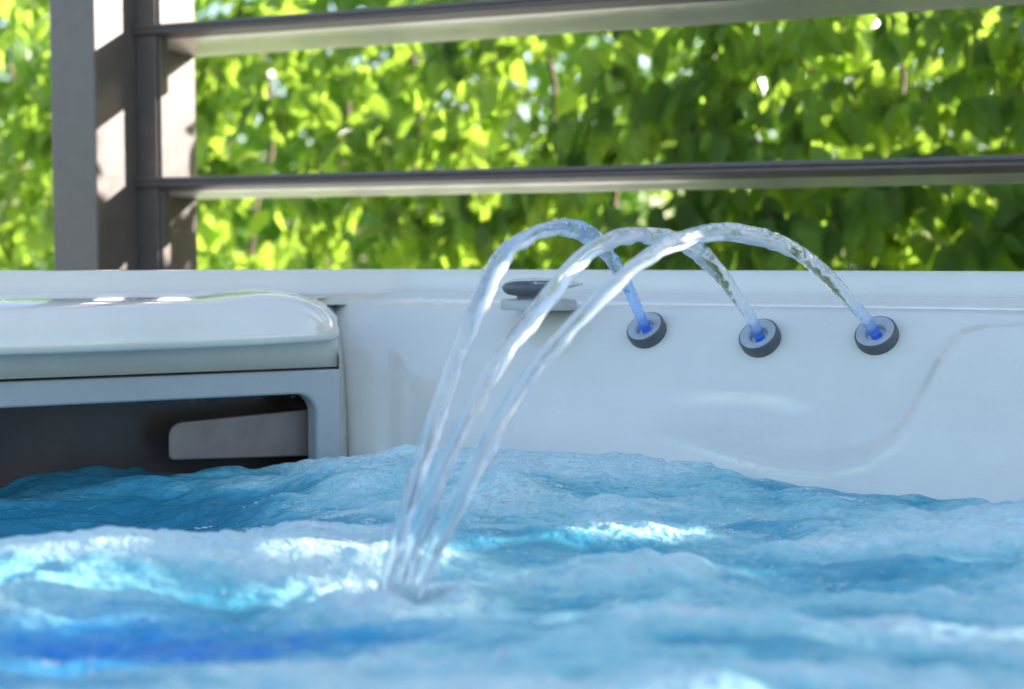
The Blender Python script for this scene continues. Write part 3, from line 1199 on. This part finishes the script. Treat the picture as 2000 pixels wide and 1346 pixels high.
def all_drops():
    rnd = random.Random(3)
    sp = []
    # on the skimmer plate
    for _ in range(210):
        px, py = rnd.uniform(0, 655), 0
        f = px / 665.0
        py = rnd.uniform(752 - 22 * f, 796 - 20 * f) if rnd.random() < 0.9 else rnd.uniform(780, 900)
        if py > 800 and px < 622:
            px = rnd.uniform(624, 660)
        s, z = left_sz(px, py)
        sp.append((LW(s, 0.0, z), NL.copy(), rnd.choice((0.0007, 0.0009, 0.0012, 0.0017, 0.0022)), rnd.uniform(1, 1.2)))
    # hanging under the upper edge of the opening
    for _ in range(60):
        px = rnd.uniform(0, 585)
        s, z = left_sz(px, 801 - 25 * px / 590.0)
        sp.append((LW(s, -rnd.uniform(0.002, 0.01), z), Vector((NL.x * 0.5, NL.y * 0.5, -0.8)).normalized(), rnd.uniform(0.001, 0.0024), 1))
    # lip of the cap
    for _ in range(50):
        px = rnd.uniform(0, 640)
        s, z = left_sz(px, 712 - 18 * px / 640)
        sp.append((LW(s, -0.012, z - rnd.uniform(0, 0.012)), NL.copy(), rnd.uniform(0.0005, 0.0012), 1.1))
    s, z = left_sz(253, 691, 0.04)
    sp.append((LW(s, 0.036, z), Vector((0, 0, -1)), 0.0036, 1))
    drops('skimmer_droplets', sp, None)
    sp = []
    # along the top of the ridge
    for _ in range(330):
        s = rnd.uniform(0.14, 0.95) if rnd.random() < 0.8 else rnd.uniform(-0.05, 0.95)
        r = rnd.choice((0.0005, 0.0007, 0.001, 0.0014)) if rnd.random() < 0.95 else 0.0032
        sp.append((RW(s, -0.200 + rnd.uniform(-0.012, 0.01), 0.229), Vector((0, 0, 1)), r, 1))
    drops('rim_droplets', sp, None)
    sp = []
    # fine beads on the wall, denser near the jets, the dish and the water
    for _ in range(900):
        t = rnd.random()
        if t < 0.42:
            px, py = rnd.gauss(1440, 85), rnd.gauss(818, 24)
        elif t < 0.55:
            px, py = rnd.gauss(1500, 260), rnd.gauss(930, 25)
        elif t < 0.75:
            px, py = rnd.uniform(1750, 2000), rnd.uniform(590, 900)
        else:
            px, py = rnd.uniform(720, 2000), rnd.uniform(610, 960)
        if px < 720 or px > 2020 or py < 606 or py > 985:
            continue
        p, nrm = surface_right(px, py)
        p = p + nrm * 0.0005
        # follow the real displaced surface
        sp.append((p, nrm, rnd.choice((0.0004, 0.0005, 0.0006, 0.0008, 0.0012)), rnd.uniform(1, 1.3)))
    dep = bpy.context.evaluated_depsgraph_get()
    from mathutils.bvhtree import BVHTree
    bvh = BVHTree.FromObject(wall_o, dep)
    inv = parent_world(tub) @ parent_inv(tub)
    out = []
    for p, nrm, r, st in sp:
        d = (p - Vector((0, 0, CAM_Z))).normalized()
        hit = bvh.ray_cast(Vector((0, 0, CAM_Z)), d)
        if hit[0] is None:
            continue
        nn = hit[1]
        if nn.dot(d) > 0:
            nn = -nn
        out.append((hit[0], nn, r, st))
    drops('wall_droplets', out, None)
    # beads on the jets
    sp = []
    for p, ax in jets:
        q = ax.to_track_quat('Z', 'Y')
        for _ in range(26):
            a = rnd.uniform(0, 2 * math.pi)
            if rnd.random() < 0.5:
                w = q @ Vector((0.0244 * math.cos(a), 0.0244 * math.sin(a), rnd.uniform(0.002, 0.008)))
                nn = q @ Vector((math.cos(a), math.sin(a), 0))
            else:
                rr = rnd.uniform(0.0135, 0.0205)
                w = q @ Vector((rr * math.cos(a), rr * math.sin(a), 0.0098 + (rr - 0.0128) * 0.2))
                nn = ax.copy()
            sp.append((p + w, nn, rnd.choice((0.0004, 0.0006, 0.0009)), 1))
    drops('jet_droplets', sp, None)


all_drops()


def splash_foam():
    """bubbles and flecks of froth lying on the moving water"""
    rnd = np.random.default_rng(5)
    pts = []
    dep = bpy.context.evaluated_depsgraph_get()
    target = 9000
    clus = field(512, 512, 7, 5, 77)
    while len(pts) < target:
        u = rnd.random()
        if u < 0.14:
            px, py = rnd.normal(780, 70), rnd.normal(1140, 22)
        elif u < 0.45:
            px, py = rnd.normal(620, 130), rnd.normal(1005, 36)
        elif u < 0.6:
            px, py = rnd.normal(720, 60), rnd.normal(915, 12)
        elif u < 0.75:
            px, py = rnd.normal(1080, 130), rnd.normal(985, 35)
        elif u < 0.85:
            px, py = rnd.uniform(1150, 1700), rnd.normal(1000, 40)
        else:
            px, py = rnd.uniform(0, 2000), rnd.uniform(980, 1340)
        if not (0 < px < 2000) or py < 890 or py > 1345:
            continue
        d = ray(px, py)
        c = Vector((0, 0, CAM_Z)) + d * (CAM_Z / -d.z)
        if (c - CR).dot(NR) < 0.01 or (c - LP).dot(NL) < 0.01:
            continue
        i = np.interp(c.x, WX, np.arange(len(WX)))
        j = np.interp(c.y, WY, np.arange(len(WY)))
        cl = float(sample_field(clus, np.array([c.x * 300.0]), np.array([c.y * 420.0]))[0])
        if cl < 0.35 + 0.6 * rnd.random():
            continue
        pts.append((c.x, c.y, float(WH[int(i), int(j)]), cl))
    V, Fc = [], []
    for x, y, z, f in pts:
        r = float(0.00045 + 0.0011 * rnd.random() ** 3 + 0.0009 * max(0, f - 1.2) * rnd.random())
        k = len(V)
        sx = rnd.uniform(1, 2.2)
        for v in DV[:31]:
            V.append((x + v[0] * r * sx, y + v[1] * r, z + v[2] * r * 0.9))
        Fc += [tuple(k + i for i in fc) for fc in DF[:30]]
    m, nt, b = new_mat('water bubbles')
    b.inputs['Base Color'].default_value = (0.66, 0.77, 0.8, 1)
    b.inputs['Roughness'].default_value = 0.06
    b.inputs['Transmission Weight'].default_value = 0.15
    b.inputs['IOR'].default_value = 1.33
    n = noise(nt, 300, 2)
    bump(nt, b, n.outputs['Fac'], 0.3, 0.001)
    o = mesh_obj('bubbles', V, Fc, m, None, smooth=True, kind='stuff')
    o['label'] = 'small bubbles and froth flecks on the blue water'


splash_foam()


def flying_drops():
    rnd = random.Random(21)
    V, Fc = [], []
    for k, (land, path) in enumerate(lands):
        for _ in range(110):
            if rnd.random() < 0.62:
                a, d = rnd.uniform(0, 2 * math.pi), abs(rnd.gauss(0.02, 0.022))
                p = land + Vector((math.cos(a) * d, math.sin(a) * d, 0.008 + abs(rnd.gauss(0, 0.012))))
            else:
                q = path[int(len(path) * rnd.uniform(0.3, 0.97))]
                p = q + Vector((rnd.gauss(0, 0.009), rnd.gauss(0, 0.009), rnd.gauss(0, 0.007)))
            r = rnd.uniform(0.0005, 0.0017)
            k0 = len(V)
            for j in range(5):
                th = math.pi * (j + 0.5) / 5
                for i in range(8):
                    ph = 2 * math.pi * i / 8
                    V.append(p + Vector((r * math.sin(th) * math.cos(ph), r * math.sin(th) * math.sin(ph), 1.25 * r * math.cos(th))))
            for j in range(4):
                for i in range(8):
                    Fc.append((k0 + j * 8 + i, k0 + j * 8 + (i + 1) % 8, k0 + (j + 1) * 8 + (i + 1) % 8, k0 + (j + 1) * 8 + i))
            Fc.append(tuple(k0 + i for i in reversed(range(8))))
            Fc.append(tuple(k0 + 32 + i for i in range(8)))
    o = mesh_obj('splash_droplets', V, Fc, M_DROP, None, smooth=True, kind='stuff')
    o['label'] = 'fine drops thrown up where the streams hit the water'


flying_drops()


# ------------------------------------------------------------------ louvre screen
def screen():
    th = math.radians(22)
    ef = Vector((math.cos(th), -math.sin(th), 0))    # along the screen, to the right
    es = Vector((math.sin(th), math.cos(th), 0))     # across it, away from the tub
    DA = 2.5
    A = Vector(((193 - 1000) / F * DA, DA, 0))       # near right edge of the post
    side = 0.121 * DA
    wid = 0.038 * DA * 1.02
    root = thing('louvre_screen', 'taupe metal screen with tilted horizontal louvre slats beside the hedge', 'screen', (A.x, A.y, -0.5))

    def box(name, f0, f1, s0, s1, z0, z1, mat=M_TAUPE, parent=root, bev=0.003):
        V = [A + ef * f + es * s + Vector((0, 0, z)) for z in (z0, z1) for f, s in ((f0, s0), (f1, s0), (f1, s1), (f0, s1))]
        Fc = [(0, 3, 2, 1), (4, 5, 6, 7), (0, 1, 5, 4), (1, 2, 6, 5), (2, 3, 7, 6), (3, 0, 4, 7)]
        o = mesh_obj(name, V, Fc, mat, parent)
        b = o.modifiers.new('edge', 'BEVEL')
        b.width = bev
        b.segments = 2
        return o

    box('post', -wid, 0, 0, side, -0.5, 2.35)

    def s_at(px):       # distance across the side face seen at pixel column px
        u = (px - 1000) / F
        return (u * A.y - A.x) / (es.x - u * es.y)

    s0, s1 = s_at(252), s_at(272)
    s2 = s_at(314)
    # channel fixed to the side face: a low ledge, then the deeper rail
    box('channel', 0.0006, 0.044, s1, s1 + 0.035, -0.45, 2.2, bev=0.0015)
    box('channel', 0.0446, 0.050, s1 + 0.006, s1 + 0.029, -0.45, 2.2, bev=0.001)
    # far post, outside the picture
    Ls = 2.1
    box('post', Ls + 0.01, Ls + wid, 0, side, -0.5, 2.35)
    # louvre slats: aerofoil with two beads on the near edge
    sF, sB = s_at(264), s_at(389)

    def depth(s):
        return (A + es * s).y

    def z_at(py, y):
        return at_depth(1000, py, y).z

    zF = [z_at(72, depth(sF)), z_at(362, depth(sF))]
    zB = [z_at(110, depth(sB)), z_at(394, depth(sB))]
    pitch_ = ((zF[0] - zF[1]) + (zB[0] - zB[1])) / 2
    drop = ((zF[0] - zB[0]) + (zF[1] - zB[1])) / 2
    base = (zF[1] + zF[0] - pitch_) / 2
    W = sB - sF
    # outline in (s, z), lower face slightly bowed; s from 0 (near) to W (far)
    low = [(0.006, 0.0), (0.03, -0.006 - drop * 0.12), (0.07, -0.006 - drop * 0.38), (0.11, -0.004 - drop * 0.6), (W - 0.012, -drop + 0.0015), (W - 0.003, -drop + 0.0), (W, -drop + 0.003)]
    up = [(W - 0.004, -drop + 0.008), (0.11, 0.016 - drop * 0.6), (0.06, 0.021 - drop * 0.3), (0.022, 0.0215)]

    def bead(cs, cz, r, a0, a1, n=6):
        return [(cs + r * math.cos(a0 + (a1 - a0) * i / n), cz + r * math.sin(a0 + (a1 - a0) * i / n)) for i in range(n + 1)]
    low = [(a_, b_ * 0.9) for a_, b_ in low]
    nose = bead(0.0075, 0.0165, 0.0058, math.pi * 0.5, math.pi * 1.25) + [(0.0052, 0.0103)] + bead(0.0058, 0.0048, 0.0052, math.pi * 0.75, math.pi * 1.5)
    outl = low + [(a_, b_ * (0.78 if b_ > 0 else 1)) for a_, b_ in up + nose]
    kk = len(outl)
    for z0 in (base + 2 * pitch_, base + pitch_, base, base - pitch_):
        V = []
        for f in np.linspace(0.0225, Ls, 8):
            inset = 0
            for s, z in outl:
                f_ = f if f > 0.03 else 0.001
                V.append(A + ef * f_ + es * (sF + s) + Vector((0, 0, z0 + z)))
        Fc = grid_faces(8, kk, closed_v=True)
        Fc.append(tuple(reversed(range(kk))))
        Fc.append(tuple(7 * kk + i for i in range(kk)))
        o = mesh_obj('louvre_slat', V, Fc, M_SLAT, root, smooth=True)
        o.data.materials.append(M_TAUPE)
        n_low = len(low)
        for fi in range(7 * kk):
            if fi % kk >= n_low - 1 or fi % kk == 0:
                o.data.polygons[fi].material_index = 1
        md = o.modifiers.new('edges', 'EDGE_SPLIT')
        md.split_angle = math.radians(38)
    return ef, es, A


EF, ES, PA = screen()


# ------------------------------------------------------------------ hedge
def leaf_proto(length=1.0, width=0.5, curl=0.25, fold=0.25, nseg=6):
    V, UV, Fc = [], [], []
    for i in range(nseg + 1):
        t = i / nseg
        w = width * 0.5 * (math.sin(math.pi * t ** 0.82) ** 0.75 if 0 < t < 1 else 0.0)
        if t > 0.8:
            w *= 1 - 0.35 * (t - 0.8) / 0.2
        zc = -curl * t * t * length
        y = t * length
        for sgn in (-1, 0, 1):
            V.append((sgn * w, y, zc + abs(sgn) * fold * w))
            UV.append((sgn * w / width * 2, t))
    for i in range(nseg):
        for k in (0, 1):
            a = i * 3 + k
            Fc.append((a, a + 1, a + 4, a + 3))
    return np.array(V), np.array(UV), Fc


def hedge():
    rnd = random.Random(12)
    root = thing('hornbeam_hedge', 'tall leafy green hornbeam hedge glowing in backlight behind the louvre screen', 'hedge', (0, 3.6, -0.5))
    protos = [leaf_proto(1, 0.52, c, f) for c, f in ((0.15, 0.35), (0.35, 0.2), (0.05, 0.5), (0.5, 0.3))]
    meshes = []
    for k, (V, UV, Fc) in enumerate(protos):
        me = bpy.data.meshes.new('leaf')
        me.from_pydata([tuple(v) for v in V], [], Fc)
        uvl = me.uv_layers.new(name='UVMap')
        for lp in me.loops:
            uvl.data[lp.index].uv = tuple(UV[lp.vertex_index])
        me.polygons.foreach_set('use_smooth', [True] * len(me.polygons))
        me.materials.append(M_LEAF)
        meshes.append(me)
    front0 = PA + ES * 1.25         # the front face of the hedge runs parallel to the screen
    leaves = []                     # (pos, quaternion matrix, size, proto, var)
    twigV, twigF = [], []

    def tube(pts, r0, r1):
        k0 = len(twigV)
        for i, p in enumerate(pts):
            tg = (pts[min(len(pts) - 1, i + 1)] - pts[max(0, i - 1)]).normalized()
            a = tg.orthogonal().normalized()
            b = tg.cross(a)
            r = r0 + (r1 - r0) * i / (len(pts) - 1)
            for j in range(5):
                an = 2 * math.pi * j / 5
                twigV.append(p + a * r * math.cos(an) + b * r * math.sin(an))
        for i in range(len(pts) - 1):
            for j in range(5):
                twigF.append((k0 + i * 5 + j, k0 + i * 5 + (j + 1) % 5, k0 + (i + 1) * 5 + (j + 1) % 5, k0 + (i + 1) * 5 + j))

    def hpos(f, s, z):
        return front0 + EF * f + ES * s + Vector((0, 0, z))

    ntw = 0
    for f0, f1, zlo, zhi, dens in HEDGE_ZONES:
        area = (f1 - f0) * (zhi - zlo)
        for _ in range(int(area * dens)):
            f = rnd.uniform(f0, f1)
            z = rnd.uniform(zlo, zhi)
            thick = hedge_thick(f)
            lay = rnd.random() ** 1.5
            s = 0.03 + lay * thick + 0.05 * math.sin(f * 5.1 + z * 3) + 0.035 * math.sin(z * 9 + f * 2)
            # a shoot grows outward, to one side, and arches down
            yaw = rnd.uniform(-1.3, 1.3)
            d = (-ES * math.cos(yaw) + EF * math.sin(yaw)) * rnd.uniform(0.5, 1) + Vector((0, 0, rnd.uniform(-0.5, 0.7)))
            d.normalize()
            L = rnd.uniform(0.10, 0.24)
            p0 = hpos(f, s, z)
            nl = rnd.randint(4, 8)
            pts = []
            p = p0.copy()
            dd = d.copy()
            for i in range(nl + 1):
                pts.append(p.copy())
                p = p + dd * (L / nl)
                dd = (dd + Vector((rnd.uniform(-0.15, 0.15), rnd.uniform(-0.15, 0.15), -0.12 + rnd.uniform(-0.1, 0.1)))).normalized()
            tube(pts, 0.0016, 0.0007)
            shoot_v = rnd.random()
            for i in range(1, nl + 1):
                base = pts[i]
                dirn = (pts[i] - pts[i - 1]).normalized()
                sidev = dirn.cross(Vector((0, 0, 1)))
                if sidev.length < 0.1:
                    sidev = EF.copy()
                sidev.normalize()
                sg = 1 if i % 2 else -1
                y = (dirn * rnd.uniform(0.2, 0.8) + sidev * sg * rnd.uniform(0.3, 0.9) + Vector((0, 0, -rnd.uniform(0.3, 1.5)))).normalized()
                nz = (Vector((0, 0, 1)) * rnd.uniform(0.2, 0.9) - ES * rnd.uniform(0.1, 1.1) + Vector((rnd.uniform(-0.5, 0.5), rnd.uniform(-0.5, 0.5), rnd.uniform(-0.3, 0.3))))
                x = y.cross(nz)
                if x.length < 0.05:
                    continue
                x.normalize()
                nz = x.cross(y)
                size = rnd.uniform(0.052, 0.112)
                if rnd.random() < 0.12:
                    size *= 0.6
                leaves.append((base, x, y, nz, size, rnd.randrange(4), (shoot_v * 0.5 + rnd.random() * 0.5)))
    # stems inside
    for k in range(26):
        f = -1.9 + k * 0.22 + rnd.uniform(-0.05, 0.05)
        zt = 0.85
        pts = [hpos(f + 0.03 * math.sin(i), 0.22 + hedge_thick(f) * 0.3 + 0.03 * math.cos(i * 1.7), -0.5 + (zt + 0.5) * i / 9) for i in range(10)]
        tube(pts, 0.016, 0.006)
    mesh_obj('branches', twigV, twigF, M_TWIG, root, smooth=True, kind='stuff')

    # which leaves show largest in the frame: single objects; the rest one mesh
    def score(l):
        c = l[0]
        d = c - Vector((0, 0, CAM_Z))
        u = d.x / d.y * F + 1000
        vz = d.z * math.cos(PITCH) + d.y * math.sin(PITCH)
        py = 673 - vz / (d.y * math.cos(PITCH) - d.z * math.sin(PITCH)) * F
        if not (-20 < u < 2020 and -20 < py < 525):
            return 0
        depth_in = (c - front0).dot(ES)
        face = abs(l[3].dot(d.normalized()))
        return l[4] / d.y * face * (1.0 if depth_in < 0.02 else 0.3 if depth_in < 0.08 else 0.02)
    order = sorted(range(len(leaves)), key=lambda i: -score(leaves[i]))
    single = set(order[:300])
    for i in single:
        base, x, y, nz, size, k, v = leaves[i]
        o = bpy.data.objects.new('leaf', meshes[k])
        COL.objects.link(o)
        o.parent = root
        o.matrix_parent_inverse = parent_inv(root)
        m = Matrix((x, y, nz)).transposed().to_4x4()
        o.matrix_basis = Matrix.Translation(base) @ m @ Matrix.Scale(size, 4)
    allV, allF, allUV, allA = [], [], [], []
    off = 0
    for k in range(4):
        ids = [i for i in range(len(leaves)) if leaves[i][5] == k and i not in single]
        PV, PU, PF = protos[k]
        B = np.array([leaves[i][0] for i in ids])
        Xa = np.array([leaves[i][1] for i in ids])
        Ya = np.array([leaves[i][2] for i in ids])
        Za = np.array([leaves[i][3] for i in ids])
        S = np.array([leaves[i][4] for i in ids])[:, None, None]
        VV = B[:, None, :] + S * (PV[None, :, 0:1] * Xa[:, None, :] + PV[None, :, 1:2] * Ya[:, None, :] + PV[None, :, 2:3] * Za[:, None, :])
        n, m = VV.shape[:2]
        allV.append(VV.reshape(-1, 3))
        fc = np.array(PF)[None] + (np.arange(n) * m)[:, None, None] + off
        allF.append(fc.reshape(-1, 4))
        allUV.append(np.tile(PU, (n, 1)))
        allA.append(np.repeat(np.array([leaves[i][6] for i in ids]), m))
        off += n * m
    V = np.concatenate(allV)
    Q = np.concatenate(allF)
    U = np.concatenate(allUV)
    A_ = np.concatenate(allA)
    me = bpy.data.meshes.new('foliage')
    me.vertices.add(len(V))
    me.vertices.foreach_set('co', V.ravel())
    me.loops.add(len(Q) * 4)
    me.loops.foreach_set('vertex_index', Q.ravel().astype(np.int32))
    me.polygons.add(len(Q))
    me.polygons.foreach_set('loop_start', np.arange(len(Q), dtype=np.int32) * 4)
    me.polygons.foreach_set('loop_total', np.full(len(Q), 4, dtype=np.int32))
    me.update()
    me.polygons.foreach_set('use_smooth', [True] * len(Q))
    uvl = me.uv_layers.new(name='UVMap')
    uvl.data.foreach_set('uv', U[Q.ravel()].ravel().astype(np.float32))
    a = me.attributes.new('vary', 'FLOAT', 'POINT')
    a.data.foreach_set('value', A_.astype(np.float32))
    me.materials.append(M_LEAF)
    o = bpy.data.objects.new('foliage', me)
    COL.objects.link(o)
    o.parent = root
    o.matrix_parent_inverse = parent_inv(root)
    o['kind'] = 'stuff'
    print('LEAVES', len(leaves))


def hedge_thick(f):
    return 0.13 + 0.50 * smooth01((f - 0.4) / 0.9)


#               from  to   zlo  zhi   shoots per square metre of face
HEDGE_ZONES = [(-1.5, 0.0, 0.06, 0.98, 170),
               (0.0, 0.7, 0.06, 0.98, 270),
               (0.7, 1.15, -0.4, 0.96, 450),
               (1.15, 2.3, -0.4, 0.95, 560)]
hedge()


def shade_shrub(cx, cy, rx, ry, z0, rz, n_leaves, label, seed):
    """unseen shrub added right of the tub so its crown blocks the low sun"""
    rnd = np.random.default_rng(seed)
    root = thing('shade_shrub', label, 'shrub', (cx, cy, -0.5), 'unseen shrubs added to shade the tub')
    V, Fc = [], []
    limbs = []
    for k in range(7):
        a = k * 0.9 + seed
        top = Vector((cx + 0.7 * rx * math.cos(a), cy + 0.7 * ry * math.sin(a), z0 + rz * (0.3 + 0.09 * k)))
        foot = Vector((cx + 0.06 * math.cos(a), cy + 0.06 * math.sin(a), -0.52))
        limbs.append([foot.lerp(top, t) + Vector((0, 0, 0.15 * math.sin(math.pi * t))) for t in np.linspace(0, 1, 8)])
    for ps in limbs:
        k0 = len(V)
        for i_, p in enumerate(ps):
            r = 0.024 * (1 - i_ / 9)
            for j_ in range(7):
                an = 2 * math.pi * j_ / 7
                V.append(p + Vector((r * math.cos(an), r * math.sin(an), 0)))
        for i_ in range(len(ps) - 1):
            for j_ in range(7):
                Fc.append((k0 + i_ * 7 + j_, k0 + i_ * 7 + (j_ + 1) % 7, k0 + (i_ + 1) * 7 + (j_ + 1) % 7, k0 + (i_ + 1) * 7 + j_))
    mesh_obj('stems', V, Fc, M_TWIG, root, smooth=True)
    V, Fc = [], []
    n = 0
    while n < n_leaves:
        q = rnd.uniform(-1, 1, 3)
        if (q ** 2).sum() > 1 + 0.12 * math.sin(q[1] * 9):
            continue
        n += 1
        c = Vector((cx + q[0] * rx, cy + q[1] * ry, z0 + q[2] * rz))
        y = Vector(rnd.normal(size=3))
        y.normalize()
        x = y.orthogonal().normalized()
        w, l = 0.038, 0.12
        k = len(V)
        V += [c, c + y * l * 0.3 + x * w, c + y * l * 0.7 + x * w * 0.8, c + y * l, c + y * l * 0.7 - x * w * 0.8, c + y * l * 0.3 - x * w]
        Fc.append((k, k + 1, k + 2, k + 3, k + 4, k + 5))
    mesh_obj('crown', V, Fc, M_LEAF, root, kind='stuff')


shade_shrub(3.8, 3.2, 0.7, 0.66, 1.5, 1.9, 8000, 'dense tall shrub, unseen, the farther of two added to shade the hot tub', 4)
shade_shrub(3.9, 1.42, 0.6, 1.13, 1.1, 1.6, 7200, 'loose airy shrub, unseen, the nearer of two added to shade the hot tub', 6)


def far_shrubs():
    rnd = np.random.default_rng(9)
    V, Fc = [], []
    for _ in range(36000):
        x = rnd.uniform(-5.5, 4.5)
        top = 2.5 + 0.3 * math.sin(x * 1.3) + 0.3 * math.sin(x * 3.1 + 1)
        z = -0.5 + (top + 0.5) * rnd.uniform(0, 1)
        y = 7.5 + rnd.uniform(0, 0.8) + 0.3 * math.sin(x * 2)
        c = Vector((x, y, z))
        d = Vector(rnd.normal(size=3))
        d.normalize()
        xx = d.orthogonal().normalized()
        w, l = 0.035, 0.12
        k = len(V)
        V += [c, c + d * l * 0.5 + xx * w, c + d * l, c + d * l * 0.5 - xx * w]
        Fc.append((k, k + 1, k + 2, k + 3))
    mesh_obj('far_shrubbery', V, Fc, M_LEAF, None, kind='stuff')


far_shrubs()
print('SCENE DONE')
